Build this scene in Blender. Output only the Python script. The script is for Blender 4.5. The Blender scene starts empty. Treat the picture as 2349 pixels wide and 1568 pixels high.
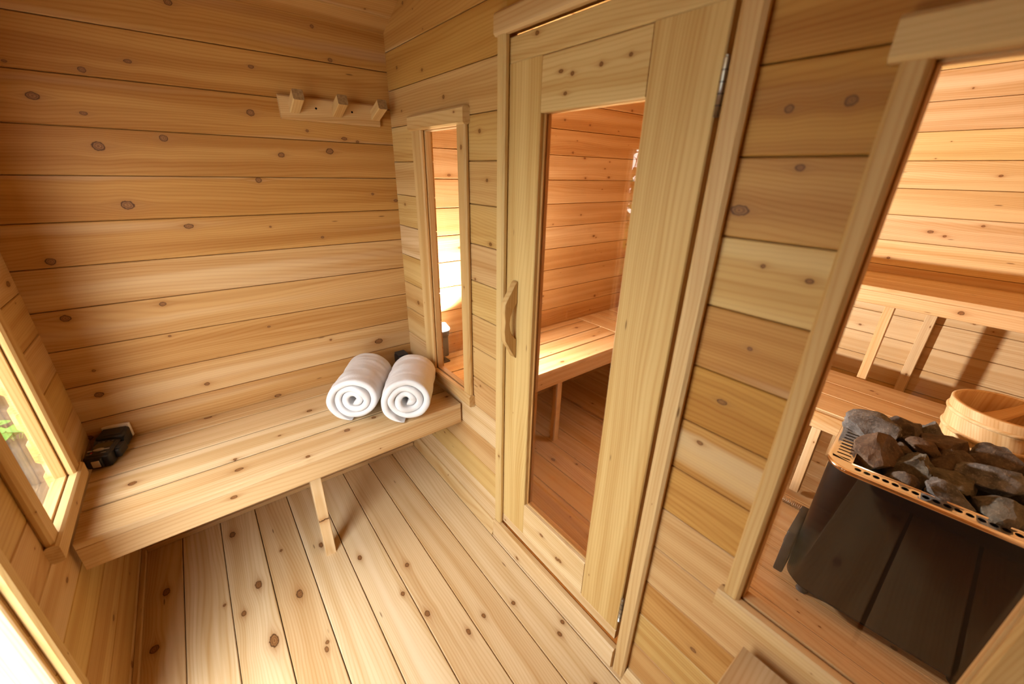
import bpy, bmesh, math, random
from mathutils import Vector, Matrix, noise
rng = random.Random(7)
PI = math.pi
sc = bpy.context.scene
COL = sc.collection

# ------------------------------------------------------------------ materials
class NT:
    def __init__(s, mat):
        s.t = mat.node_tree; s.n = s.t.nodes
    def new(s, typ, **kw):
        nd = s.n.new(typ)
        for k, v in kw.items(): setattr(nd, k, v)
        return nd
    def put(s, sock, v):
        if hasattr(v, 'is_output'): s.t.links.new(v, sock)
        elif v is not None: sock.default_value = v
    def m(s, op, a, b=None, c=None, clamp=False):
        nd = s.new('ShaderNodeMath', operation=op, use_clamp=clamp)
        for i, x in enumerate((a, b, c)):
            if x is not None: s.put(nd.inputs[i], x)
        return nd.outputs[0]
    def vm(s, op, a, b=None):
        nd = s.new('ShaderNodeVectorMath', operation=op)
        s.put(nd.inputs[0], a)
        if b is not None: s.put(nd.inputs[1], b)
        return nd.outputs[0]
    def attr(s, name):
        return s.new('ShaderNodeAttribute', attribute_name=name)
    def sep(s, v):
        nd = s.new('ShaderNodeSeparateXYZ'); s.put(nd.inputs[0], v); return nd.outputs
    def comb(s, x, y, z):
        nd = s.new('ShaderNodeCombineXYZ')
        for i, q in enumerate((x, y, z)): s.put(nd.inputs[i], q)
        return nd.outputs[0]
    def noise(s, v, scale=1., detail=2., rough=.5, dim='3D'):
        nd = s.new('ShaderNodeTexNoise', noise_dimensions=dim)
        s.put(nd.inputs['Vector'], v)
        nd.inputs['Scale'].default_value = scale; nd.inputs['Detail'].default_value = detail
        nd.inputs['Roughness'].default_value = rough
        return nd.outputs[0]
    def mix(s, f, a, b):
        nd = s.new('ShaderNodeMix', data_type='RGBA')
        s.put(nd.inputs[0], f)
        for i, x in ((6, a), (7, b)):
            s.put(nd.inputs[i], x if hasattr(x, 'is_output') else (*x, 1))
        return nd.outputs[2]
    def smooth(s, x, a, b):
        nd = s.new('ShaderNodeMapRange', interpolation_type='SMOOTHSTEP')
        s.put(nd.inputs[0], x); nd.inputs[1].default_value = a; nd.inputs[2].default_value = b
        return nd.outputs[0]

def mat_new(name):
    m = bpy.data.materials.new(name); m.use_nodes = True
    return m, NT(m), m.node_tree.nodes['Principled BSDF']

def simple(name, col, rough=.5, metal=0., spec=.5, bump=None, vary=None):
    m, t, b = mat_new(name)
    b.inputs['Base Color'].default_value = (*col, 1); b.inputs['Roughness'].default_value = rough
    b.inputs['Metallic'].default_value = metal; b.inputs['Specular IOR Level'].default_value = spec
    tc = t.new('ShaderNodeTexCoord')
    if vary:
        n = t.noise(tc.outputs['Object'], vary[0], 3)
        t.put(b.inputs['Base Color'], t.mix(t.smooth(n, .3, .7), col, vary[1]))
    if bump:
        bp = t.new('ShaderNodeBump'); bp.inputs['Strength'].default_value = bump[1]; bp.inputs['Distance'].default_value = bump[2]
        t.put(bp.inputs['Height'], t.noise(tc.outputs['Object'], bump[0], 4, .6)); t.put(b.inputs['Normal'], bp.outputs[0])
    return m

def wood_material():
    m, t, b = mat_new('knotty_cedar')
    wc = t.attr('wc').outputs['Vector']
    tn = t.sep(t.attr('tn').outputs['Vector'])
    u, v, w = t.sep(wc)
    # long soft waviness of the grain
    wav = t.noise(t.comb(t.m('MULTIPLY', u, 1.3), t.m('MULTIPLY', v, 5.), t.m('MULTIPLY', w, 5.)), 1., 2.)
    s = t.m('ADD', v, t.m('MULTIPLY', t.m('SUBTRACT', wav, .5), .045))
    jit = t.noise(wc, 110., 2.)
    rmin = None; sv = s; tail = None
    for k in ('k1', 'k2', 'k3'):
        ku, kv, ks = t.sep(t.attr(k).outputs['Vector'])
        ks = t.m('MAXIMUM', t.m('MULTIPLY', ks, .72), .0002)
        du = t.m('DIVIDE', t.m('SUBTRACT', u, ku), ks); dv = t.m('DIVIDE', t.m('SUBTRACT', v, kv), ks)
        asp = t.m('ADD', t.m('MULTIPLY', t.m('SINE', t.m('MULTIPLY', ku, 371.)), .26), .55)
        r = t.m('SQRT', t.m('ADD', t.m('MULTIPLY', t.m('MULTIPLY', du, du), asp), t.m('MULTIPLY', dv, dv)))
        rmin = r if rmin is None else t.m('MINIMUM', rmin, r)
        tl = t.m('EXPONENT', t.m('SUBTRACT', t.m('MULTIPLY', t.m('MULTIPLY', du, du), -.035), t.m('MULTIPLY', dv, dv)))
        tail = tl if tail is None else t.m('MAXIMUM', tail, tl)
        g = t.m('EXPONENT', t.m('MULTIPLY', t.m('MULTIPLY', du, du), -.12))
        a = t.m('SUBTRACT', t.m('SQRT', t.m('ADD', t.m('MULTIPLY', dv, dv), t.m('MULTIPLY', g, 2.2))), t.m('ABSOLUTE', dv))
        df = t.m('MULTIPLY', t.m('MULTIPLY', t.m('SIGN', dv), ks), a)
        sv = t.m('SUBTRACT', sv, df)
    rmin = t.m('ADD', rmin, t.m('MULTIPLY', t.m('SUBTRACT', jit, .5), .5))
    fine = t.noise(t.comb(t.m('MULTIPLY', u, 2.2), t.m('MULTIPLY', sv, 130.), t.m('MULTIPLY', w, 130.)), 1., 3., .6)
    band = t.noise(t.comb(t.m('MULTIPLY', u, .7), t.m('MULTIPLY', sv, 24.), t.m('MULTIPLY', w, 24.)), 1., 2., .5)
    arch = t.noise(t.comb(t.m('MULTIPLY', u, .55), t.m('MULTIPLY', sv, 4.), t.m('MULTIPLY', w, 4.)), 1., 1.)
    ring = t.m('SINE', t.m('MULTIPLY', t.m('ADD', sv, t.m('MULTIPLY', arch, .22)), 640.))
    ring = t.m('POWER', t.m('ADD', t.m('MULTIPLY', ring, .5), .5), 3.)
    k = t.m('ADD', t.m('MULTIPLY', t.smooth(band, .32, .72), .58), t.m('MULTIPLY', ring, .27))
    k = t.m('ADD', k, t.m('MULTIPLY', t.m('SUBTRACT', fine, .5), .40), clamp=True)
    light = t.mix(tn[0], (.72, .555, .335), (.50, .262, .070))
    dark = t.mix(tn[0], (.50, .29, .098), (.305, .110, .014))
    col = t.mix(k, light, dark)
    # sapwood streaks
    sap = t.smooth(t.noise(t.comb(t.m('MULTIPLY', u, .35), t.m('MULTIPLY', sv, 9.), 3.), 1., 1.), .6, .72)
    col = t.mix(t.m('MULTIPLY', sap, tn[1]), col, (.74, .58, .37))
    # knots
    halo = t.m('MULTIPLY', t.m('EXPONENT', t.m('MULTIPLY', t.m('MAXIMUM', t.m('SUBTRACT', rmin, .9), 0.), -1.3)), .55)
    col = t.mix(t.m('MULTIPLY', t.m('MULTIPLY', tail, t.m('ADD', t.m('MULTIPLY', fine, .9), .1)), .62), col, (.34, .16, .05))
    col = t.mix(halo, col, (.34, .155, .045))
    kin = t.smooth(rmin, 1.05, .85)
    krg = t.m('ADD', t.m('MULTIPLY', t.m('SINE', t.m('MULTIPLY', rmin, 16.)), .5), .5)
    kc = t.mix(t.m('MULTIPLY', krg, .85), (.31, .145, .05), (.15, .06, .017))
    edge = t.m('MULTIPLY', t.smooth(rmin, .6, .85), .8)
    kc = t.mix(edge, kc, (.06, .021, .006))
    col = t.mix(kin, col, kc)
    # pitch flecks
    fl = t.new('ShaderNodeTexVoronoi'); fl.inputs['Scale'].default_value = 1.
    t.put(fl.inputs['Vector'], t.comb(t.m('MULTIPLY', u, 5.), t.m('MULTIPLY', v, 30.), t.m('MULTIPLY', w, 30.)))
    col = t.mix(t.m('MULTIPLY', t.smooth(fl.outputs['Distance'], .10, .04), t.m('MULTIPLY', t.m('GREATER_THAN', t.sep(fl.outputs['Color'])[0], .86), .75)), col, (.12, .05, .015))
    col = t.mix(tn[2], col, t.vm('MULTIPLY', col, (.97, .96, .72)))
    t.put(b.inputs['Base Color'], col)
    b.inputs['Roughness'].default_value = .5; b.inputs['Specular IOR Level'].default_value = .2
    bp = t.new('ShaderNodeBump'); bp.inputs['Strength'].default_value = .25; bp.inputs['Distance'].default_value = .0006
    t.put(bp.inputs['Height'], fine); t.put(b.inputs['Normal'], bp.outputs[0])
    return m

def glass_material(name, tint, smear=0.):
    m, t, b = mat_new(name)
    t.n.remove(b); out = t.n['Material Output']
    geo = t.new('ShaderNodeNewGeometry')
    ior = t.m('SUBTRACT', 1.52, t.m('MULTIPLY', geo.outputs['Backfacing'], 1.52 - 1 / 1.52))
    fr = t.new('ShaderNodeFresnel'); t.put(fr.inputs['IOR'], ior)
    tr = t.new('ShaderNodeBsdfTransparent'); tr.inputs[0].default_value = (*tint, 1)
    gl = t.new('ShaderNodeBsdfGlossy'); gl.inputs['Roughness'].default_value = .0
    mx = t.new('ShaderNodeMixShader'); t.put(mx.inputs[0], fr.outputs[0])
    t.put(mx.inputs[1], tr.outputs[0]); t.put(mx.inputs[2], gl.outputs[0])
    res = mx.outputs[0]
    if smear:      # dried water runs on the pane
        tc = t.new('ShaderNodeTexCoord'); x, y, z = t.sep(tc.outputs['Object'])
        st = t.smooth(t.noise(t.comb(t.m('MULTIPLY', x, 150.), 0., t.m('MULTIPLY', z, 5.)), 1., 3., .65), .52, .78)
        zone = t.m('MULTIPLY', t.smooth(z, .66, .74), t.smooth(z, .93, .83))
        tl = t.new('ShaderNodeBsdfTranslucent'); tl.inputs[0].default_value = (.8, .85, .95, 1)
        m2 = t.new('ShaderNodeMixShader'); t.put(m2.inputs[0], t.m('MULTIPLY', t.m('MULTIPLY', st, zone), smear))
        t.put(m2.inputs[1], res); t.put(m2.inputs[2], tl.outputs[0]); res = m2.outputs[0]
    t.put(out.inputs[0], res)
    return m

def rock_material(name, a, b_, scale=14., moss=None):
    m, t, b = mat_new(name)
    tc = t.new('ShaderNodeTexCoord').outputs['Object']
    n1 = t.noise(tc, scale, 5, .65); n2 = t.noise(tc, scale * 7, 4, .7)
    col = t.mix(t.smooth(n1, .32, .68), a, b_)
    col = t.mix(t.m('MULTIPLY', t.smooth(n2, .5, .75), .6), col, tuple(min(1, x * 2.0 + .02) for x in b_))
    if moss:
        col = t.mix(t.smooth(t.noise(tc, scale * .6, 4, .6), .52, .62), col, moss)
    t.put(b.inputs['Base Color'], col); b.inputs['Roughness'].default_value = .85
    bp = t.new('ShaderNodeBump'); bp.inputs['Strength'].default_value = .7; bp.inputs['Distance'].default_value = .006
    t.put(bp.inputs['Height'], t.m('ADD', n1, t.m('MULTIPLY', n2, .6))); t.put(b.inputs['Normal'], bp.outputs[0])
    return m

WOOD = wood_material()
GLASS_D = glass_material('bronze_door_glass', (.925, .845, .765))
GLASS_W = glass_material('pale_bronze_glass', (.965, .92, .875), smear=.22)
GLASS_B = glass_material('window_glass', (.97, .94, .905))
TOWEL = simple('white_terry', (.74, .725, .72), .95, spec=.1, bump=(420, .8, .003))
BLACK = simple('black_plastic', (.012, .012, .013), .42, bump=(300, .15, .001))
BLACK2 = simple('dark_rubber', (.03, .03, .032), .6)
SCREEN = simple('olive_display', (.10, .085, .04), .15)
SILVER = simple('bright_steel', (.75, .73, .70), .28, 1.)
GREYB = simple('grey_button', (.42, .42, .43), .4)
WHITEMK = simple('white_print', (.65, .65, .65), .5)
RED = simple('red_mark', (.5, .02, .02), .4)
DIFF = simple('milky_diffuser', (.72, .68, .62), .5)
CHROME = simple('polished_steel', (.80, .74, .68), .12, 1.)
HINGE = simple('brushed_hinge_steel', (.46, .44, .39), .4, 1.)
SHELL = simple('black_heater_enamel', (.005, .0047, .0047), .36, spec=.3)
HOLE = simple('black_hole', (.006, .005, .005), .9, spec=.05)
ROCKS = [rock_material('dark_brown_stone', (.03, .021, .015), (.085, .06, .04)),
         rock_material('grey_speckled_stone', (.05, .047, .045), (.14, .135, .13), 22.),
         rock_material('rusty_brown_stone', (.035, .019, .010), (.095, .058, .033)),
         rock_material('olive_grey_stone', (.036, .032, .024), (.10, .088, .066))]
SOIL = rock_material('forest_soil', (.07, .045, .03), (.20, .145, .10), 5.)
BANK = rock_material('mossy_rock', (.008, .006, .0045), (.028, .023, .018), 6., moss=(.011, .009, .0025))
GRAVEL = rock_material('pale_dry_ground', (.26, .24, .20), (.50, .465, .40), 9.)
LEAF = simple('bright_green_leaf', (.032, .115, .006), .6, spec=.2, vary=(9, (.065, .16, .012)))
LEAFY = simple('olive_yellow_leaf', (.16, .13, .025), .55, vary=(6, (.06, .085, .014)))
STEM = simple('green_stem', (.16, .22, .05), .6)
BARK = simple('grey_bark', (.16, .12, .09), .9, bump=(30, .6, .01))
DARKCUT = simple('endgrain_wood', (.34, .20, .075), .7, vary=(120, (.22, .12, .04)))

# emission of the flash tube behind its dome
m_, t_, b_ = mat_new('lit_flash_dome')
b_.inputs['Base Color'].default_value = (.9, .9, .9, 1); b_.inputs['Emission Color'].default_value = (1, .97, .93, 1)
b_.inputs['Emission Strength'].default_value = 30
DOME = m_

# ------------------------------------------------------------------ mesh builder
class MB:
    """Collects wooden boards and plain shapes and links them as ONE mesh object."""
    def __init__(s):
        s.v = []; s.f = []; s.wc = []; s.kn = []; s.tn = []; s.mi = []; s.sm = []
        s.mats = []
    def _m(s, mat):
        if mat not in s.mats: s.mats.append(mat)
        return s.mats.index(mat)
    def face(s, idx, wcs=None, kn=None, tn=(.5, .3, 0.), mat=None, smooth=False):
        s.f.append(tuple(idx)); s.wc.append(wcs or [(0, 0, 0)] * len(idx))
        s.kn.append(kn or ((0, 0, 0),) * 3); s.tn.append(tn); s.mi.append(s._m(mat or WOOD)); s.sm.append(smooth)
    def verts(s, pts):
        b = len(s.v); s.v.extend(tuple(p) for p in pts); return b
    def build(s, name, parent=None, origin=None):
        me = bpy.data.meshes.new(name)
        vs = s.v if origin is None else [tuple(a - b for a, b in zip(p, origin)) for p in s.v]
        me.from_pydata(vs, [], s.f)
        a = me.attributes.new('wc', 'FLOAT_VECTOR', 'CORNER')
        a.data.foreach_set('vector', [x for q in s.wc for c in q for x in c])
        for i in range(3):
            a = me.attributes.new('k%d' % (i + 1), 'FLOAT_VECTOR', 'FACE')
            a.data.foreach_set('vector', [x for k in s.kn for x in k[i]])
        a = me.attributes.new('tn', 'FLOAT_VECTOR', 'FACE')
        a.data.foreach_set('vector', [x for k in s.tn for x in k])
        for m in s.mats: me.materials.append(m)
        me.polygons.foreach_set('material_index', s.mi)
        me.polygons.foreach_set('use_smooth', s.sm)
        me.validate(); me.update()
        o = bpy.data.objects.new(name, me); COL.objects.link(o)
        if parent is not None: o.parent = parent
        if origin is not None: o.location = origin
        return o
    # a board in local frame: grain u along X, wide side v along Y, thickness w along Z, placed by matrix M
    def plank(s, M, L, W, T, c=.002, knots=(), tn=(.5, .3, 0.), tip0=None, tip1=None, prof=None, off=None, endmat=None):
        if off is None: off = (rng.uniform(0, 40), rng.uniform(0, 9), rng.uniform(0, 9))
        hw, ht = W / 2, T / 2
        if prof is None:
            prof = [(-hw + c, -ht), (hw - c, -ht), (hw, -ht + c), (hw, ht - c), (hw - c, ht), (-hw + c, ht), (-hw, ht - c), (-hw, -ht + c)]
        ks = sorted(knots)
        cuts = [0.] + [(a[0] + b[0]) / 2 for a, b in zip(ks, ks[1:])] + [L]
        cuts = [x for i, x in enumerate(cuts) if i == 0 or x > cuts[i - 1] + 1e-5]
        rings = [(u, 1., 0) for u in cuts]
        if tip0: rings = [(0, 1 - 2 * tip0[1] / W, 0), (tip0[0], 1., 0)] + rings[1:]
        if tip1: rings = rings[:-1] + [(L - tip1[0], 1., 0), (L, 1 - 2 * tip1[1] / W, 0)]
        n = len(prof); base = []
        loc = []
        for u, sv, _ in rings:
            pts = [Vector((u, p[0] * sv, p[1])) for p in prof]
            loc.append(pts); base.append(s.verts([M @ p for p in pts]))
        def co(p): return (p[0] + off[0], p[1] + off[1], p[2] + off[2])
        def near(um):
            if not ks: return None
            i = min(range(len(ks)), key=lambda j: abs(ks[j][0] - um))
            out = []
            for j in (i, i - 1, i + 1):
                if 0 <= j < len(ks): out.append((ks[j][0] + off[0], ks[j][1] + off[1], ks[j][2]))
                else: out.append((0, 0, 0))
            return tuple(out)
        for i in range(len(rings) - 1):
            k = near((rings[i][0] + rings[i + 1][0]) / 2)
            for j in range(n):
                j2 = (j + 1) % n
                idx = (base[i] + j, base[i] + j2, base[i + 1] + j2, base[i + 1] + j)
                s.face(idx, [co(loc[i][j]), co(loc[i][j2]), co(loc[i + 1][j2]), co(loc[i + 1][j])], k, tn)
        s.face([base[0] + j for j in range(n - 1, -1, -1)], [co(loc[0][j]) for j in range(n - 1, -1, -1)], None, tn, endmat)
        s.face([base[-1] + j for j in range(n)], [co(p) for p in loc[-1]], None, tn, endmat)
    def tongue(s, lo, hi, g):
        s.bd(lo, hi, g, c=.0005, tn=(1., 0, 0))
    def bd(s, lo, hi, g, wide=None, **kw):
        """axis-aligned board between corners lo and hi, grain along axis g"""
        lo = Vector(lo); hi = Vector(hi); d = hi - lo
        ax = 'xyz'.index(g); rest = [i for i in range(3) if i != ax]
        if wide is None: wi = max(rest, key=lambda i: d[i])
        else: wi = 'xyz'.index(wide)
        ti = 3 - ax - wi
        M = Matrix.Identity(4)
        for r in range(3):
            for cidx, a in enumerate((ax, wi, ti)): M[r][cidx] = 1. if r == a else 0.
        if M.to_3x3().determinant() < 0:
            M[ti][2] = -1.
        c = (lo + hi) / 2; c[ax] = lo[ax]
        M.translation = c
        s.plank(M, d[ax], d[wi], d[ti], **kw)
    def box(s, lo, hi, mat, M=None, bev=0.):
        x0, y0, z0 = lo; x1, y1, z1 = hi
        if bev > 0:
            bm = bmesh.new(); bmesh.ops.create_cube(bm, size=1)
            for v in bm.verts: v.co = Vector(((x0 + x1) / 2 + v.co.x * (x1 - x0), (y0 + y1) / 2 + v.co.y * (y1 - y0), (z0 + z1) / 2 + v.co.z * (z1 - z0)))
            bmesh.ops.bevel(bm, geom=bm.edges[:], offset=bev, segments=3, affect='EDGES', profile=.5)
            s.bm(bm, mat, M, smooth=True); return
        P = [Vector(p) for p in ((x0, y0, z0), (x1, y0, z0), (x1, y1, z0), (x0, y1, z0), (x0, y0, z1), (x1, y0, z1), (x1, y1, z1), (x0, y1, z1))]
        b = s.verts([(M @ p if M else p) for p in P])
        for q in ((0, 3, 2, 1), (4, 5, 6, 7), (0, 1, 5, 4), (1, 2, 6, 5), (2, 3, 7, 6), (3, 0, 4, 7)): s.face([b + i for i in q], mat=mat)
    def bm(s, bm, mat, M=None, smooth=True):
        bm.verts.ensure_lookup_table(); bm.verts.index_update()
        b = s.verts([(M @ v.co if M else v.co) for v in bm.verts])
        for f in bm.faces:
            idx = [v.index for v in f.verts]
            s.face([b + i for i in idx], [tuple(v.co) for v in f.verts], mat=mat, smooth=smooth)
        bm.free()
    def tube(s, path, r, mat, n=10, closed=False, flat=1.):
        path = [Vector(p) for p in path]; N = len(path); base = []
        up = Vector((0, 0, 1))
        for i, p in enumerate(path):
            a = path[(i - 1) % N] if (closed or i > 0) else p
            c = path[(i + 1) % N] if (closed or i < N - 1) else p
            d = (c - a).normalized()
            x = d.cross(up)
            if x.length < 1e-4: x = d.cross(Vector((1, 0, 0)))
            x.normalize(); y = x.cross(d).normalized()
            rr = r[i] if isinstance(r, (list, tuple)) else r
            base.append(s.verts([p + x * (rr * math.cos(2 * PI * k / n)) + y * (rr * flat * math.sin(2 * PI * k / n)) for k in range(n)]))
        for i in range(N if closed else N - 1):
            a, c = base[i], base[(i + 1) % N]
            for k in range(n):
                s.face((a + k, a + (k + 1) % n, c + (k + 1) % n, c + k), mat=mat, smooth=True)
        if not closed:
            s.face([base[0] + k for k in range(n)], mat=mat); s.face([base[-1] + k for k in range(n - 1, -1, -1)], mat=mat)
    def lathe(s, prof, mat, c=(0, 0, 0), n=40, grain=False, sx=1., sy=1., tn=(.4, .2, 0)):
        """closed profile [(r,z)...] turned about z"""
        base = []
        off = (rng.uniform(0, 9), rng.uniform(0, 9), rng.uniform(0, 9))
        for k in range(n):
            a = 2 * PI * k / n
            base.append(s.verts([(c[0] + r * math.cos(a) * sx, c[1] + r * math.sin(a) * sy, c[2] + z) for r, z in prof]))
        for k in range(n):
            a, b2 = base[k], base[(k + 1) % n]
            for j in range(len(prof) - 1):
                w = None
                if grain:
                    rr = [prof[j], prof[j], prof[j + 1], prof[j + 1]]
                    an = [k, k + 1, k + 1, k]
                    w = [(p[1] + off[0], p[0] * 2 * PI * q / n + off[1], p[0] + off[2]) for p, q in zip(rr, an)]
                s.face((a + j, b2 + j, b2 + j + 1, a + j + 1), w, None, tn, mat, True)

def empty(name, loc, rz=0.):
    o = bpy.data.objects.new(name, None); COL.objects.link(o)
    o.empty_display_size = .05; o.location = loc; o.rotation_euler = (0, 0, rz); return o
def tag(o, label, cat=None, group=None, kind=None):
    if label: o['label'] = label
    if cat: o['category'] = cat
    if group: o['group'] = group
    if kind: o['kind'] = kind
    return o

def rknots(L, W, dens=2.6, big=.011):
    out = []
    n = int(L * dens * .75 + rng.random())
    for _ in range(n):
        s_ = rng.choice((.25, .35, .5, .8, 1., 1.2)) * big * rng.uniform(.8, 1.2)
        out.append((rng.uniform(.02, max(.03, L - .02)), rng.uniform(-W * .44, W * .44), s_))
    return out
def rtn(lo=.1, hi=.9): return (rng.uniform(lo, hi), rng.choice((0, .1, .3, .6, .9)), 0.)

# ------------------------------------------------------------------ dimensions
YL = -1.29; XR = 2.365; YF = 2.38; PIT = .14; ZB = 1.9239; WT = .04
EAVE = 2.062; SLOPE = .43; RIDGE = XR / 2
GZ = .006   # gap between boards

# ------------------------------------------------------------------ floor
KF = [(.282, -1.241, .017), (.515, -1.21, .019), (.479, -1.135, .007), (.463, -.97, .017), (.733, -.981, .021), (.559, -.909, .012), (.12, -.914, .016), (.602, -.811, .016), (.874, -.84, .009), (.851, -.848, .009), (.417, -.657, .012), (.584, -.492, .012), (.738, -.359, .012), (1.109, -.219, .01), (1.33, -.122, .01), (1.306, -.16, .01), (1.123, -.423, .01), (1.302, -.332, .014), (.974, -.334, .014), (1.139, -.058, .011), (.846, -.573, .011), (.343, -.792, .008)]
mb = MB()
y0 = -.0371 - 9 * PIT + .002
ys = [y0 + PIT * i for i in range(-1, 27)]
for a, b in zip(ys, ys[1:]):
    if b < YL: continue
    lo, hi = max(a, YL - .03), min(b, YF + .03)
    W = hi - lo - .003; yc = (lo + hi) / 2
    kn = [(k[0] + .02, (k[1] - yc), k[2]) for k in KF if lo < k[1] < hi]
    if yc > 0: kn = rknots(XR, W, 2.2, .011)
    else: kn += [(rng.uniform(1.4, 2.3), rng.uniform(-.05, .05), .01)]
    kn = [(k[0], -k[1], k[2]) for k in kn]
    mb.bd((-.02, lo + .0015, -.035), (XR + .02, hi - .0015, 0), 'x', 'y', knots=kn, tn=rtn(.0, .38), c=.0022)
mb.box((-.02, YL - .03, -.06), (XR + .02, YF + .03, -.034), HOLE)
tag(mb.build('floor'), 'cedar plank floor running the length of the changing room', kind='structure')

# ------------------------------------------------------------------ back wall (x = 0), one for each room
KW = [(-1.091, 1.718, .015), (-.995, 1.682, .008), (-.965, 1.8, .011), (-.852, 1.838, .008), (-.511, 1.872, .008), (-.23, 1.934, .01), (-.542, 1.725, .016), (-.987, 1.591, .02), (-.817, 1.624, .015), (-.466, 1.586, .013), (-.28, 1.607, .016), (-.965, 1.412, .02), (-.562, 1.493, .014), (-.817, 1.334, .012), (-1.195, 1.245, .016), (-1.217, 1.055, .017), (-.96, 1.06, .012), (-.363, 1.261, .007), (-.17, .717, .019), (-1.217, .758, .015), (-.905, .702, .01), (-.888, .575, .009), (-1.204, .853, .007), (-.118, 1.437, .007), (-.356, 1.678, .007), (-.16, 1.649, .007), (-1.12, 1.799, .005), (-.214, 1.658, .009), (-1.198, .616, .009), (-.97, .933, .006), (-.555, 1.317, .005), (-.01, 1.406, .009), (-.709, 2.017, .014), (-.281, 2.033, .008), (-.64, .9, .006), (-.4, .78, .007)]
TINT_B = [1., 1., 1., .97, 1., .95, .72, .8, .85, .68, .8, .75, .5, .5, .5, .5]  # board tints from the top down; shade of the upper wall is painted in
def rows(off=0.):
    z = ZB + off + PIT
    out = []
    while z > -.03:
        out.append((max(z - PIT, -.06), z)); z -= PIT
    return out
mb = MB()
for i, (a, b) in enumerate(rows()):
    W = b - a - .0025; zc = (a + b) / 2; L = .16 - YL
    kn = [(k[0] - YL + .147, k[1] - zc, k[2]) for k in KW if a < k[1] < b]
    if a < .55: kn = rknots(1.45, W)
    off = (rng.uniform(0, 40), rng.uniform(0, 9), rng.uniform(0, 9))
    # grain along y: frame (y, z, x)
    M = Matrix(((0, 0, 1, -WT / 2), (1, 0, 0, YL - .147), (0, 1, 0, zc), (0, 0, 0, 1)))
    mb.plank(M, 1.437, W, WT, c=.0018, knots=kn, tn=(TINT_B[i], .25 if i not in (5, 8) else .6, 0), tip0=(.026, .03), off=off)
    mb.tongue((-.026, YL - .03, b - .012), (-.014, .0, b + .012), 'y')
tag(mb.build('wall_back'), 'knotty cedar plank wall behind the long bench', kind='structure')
mb = MB()
for i, (a, b) in enumerate(rows()):
    W = b - a - .0025; zc = (a + b) / 2
    M = Matrix(((0, 0, 1, -WT / 2), (1, 0, 0, .002), (0, 1, 0, zc), (0, 0, 0, 1)))
    mb.plank(M, YF + .04, W, WT, c=.0022, knots=rknots(YF, W, 4.2, .0095), tn=(rng.uniform(.35, .85), .15, 0))
    mb.tongue((-.026, .002, b - .012), (-.014, YF + .03, b + .012), 'y')
tag(mb.build('wall_sauna_left'), 'cedar plank wall of the hot room seen through the door glass', kind='structure')

# ------------------------------------------------------------------ walls with openings
def wall_x(name, yA, yB, x0, x1, off, openings, label, gable=True, tr=(.2, .75), face=1, KN=(), ext0=0.):
    mb = MB()
    rs = rows(off)
    z = rs[0][1]
    if gable:
        while z < EAVE + SLOPE * RIDGE: rs.insert(0, (z, z + PIT)); z += PIT
    for a, b in rs:
        cuts = [(x0, x1)]
        if a > EAVE - .02:
            e = (a - EAVE) / SLOPE
            cuts = [(x0 + max(0, e), x1 - max(0, e))]
        lift = max(0, min(1, (a - 1.35) / .5)) if name == 'wall_partition' else 0   # redder, darker tint on higher boards stands in for the shade up there
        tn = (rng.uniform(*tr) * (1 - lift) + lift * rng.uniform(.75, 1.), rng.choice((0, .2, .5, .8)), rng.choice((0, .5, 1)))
        # cut the board round the openings it meets
        offr = (rng.uniform(0, 40), rng.uniform(0, 9), rng.uniform(0, 9))
        for X0, X1 in cuts:
            hit = [o for o in openings if o[2] < b - .003 and o[3] > a + .003 and o[0] < X1 and o[1] > X0]
            xs_ = sorted({X0, X1} | {max(X0, q) for o in hit for q in o[:2]})
            for p, q in zip(xs_, xs_[1:]):
                if q - p < .004: continue
                zr = [(a, b)]
                for o in hit:
                    if o[0] <= (p + q) / 2 <= o[1]:
                        zr = [(za, zb) for z0_, z1_ in zr for za, zb in ((z0_, min(z1_, o[2])), (max(z0_, o[3]), z1_)) if zb - za > .004]
                full = not any(o[2] <= a + .003 and o[3] >= b - .003 for o in hit)
                if full: tt = tn; off_ = offr
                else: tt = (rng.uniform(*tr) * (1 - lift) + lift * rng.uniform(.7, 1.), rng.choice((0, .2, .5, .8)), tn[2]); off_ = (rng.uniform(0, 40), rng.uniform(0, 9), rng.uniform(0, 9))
                tt = (max(0, min(1, tt[0] + ((-.08 if p < .8 else .34) if name == 'wall_partition' else 0))), tt[1], tt[2])  # boards right of the door tinted darker, shade put into their colour
                for za, zb in zr:
                    zc = (za + zb) / 2; W = zb - za; cc = .0022 if W > .03 else .0008
                    kn = [(k[0] - p, (k[1] - zc), k[2] * .68) for k in KN if za < k[1] < zb and p < k[0] < q] or rknots(q - p, W, 2.2, .009)
                    if q - p > .02 and za == a and za > .02: mb.tongue((p + .004, (yA + yB) / 2 - .006, za - .012), (q - .004, (yA + yB) / 2 + .006, za + .012), 'x')
                    M = Matrix(((1, 0, 0, p), (0, 0, -1, (yA + yB) / 2), (0, 1, 0, zc), (0, 0, 0, 1)))
                    g = .0012
                    mb.plank(M, q - p, W - (g if zb == b else 0) - (g if za == a else 0), yB - yA, c=cc, knots=kn, tn=tt, off=(off_[0] + p, off_[1] + zc - (a + b) / 2, off_[2]))
    return tag(mb.build(name), label, kind='structure')
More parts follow.
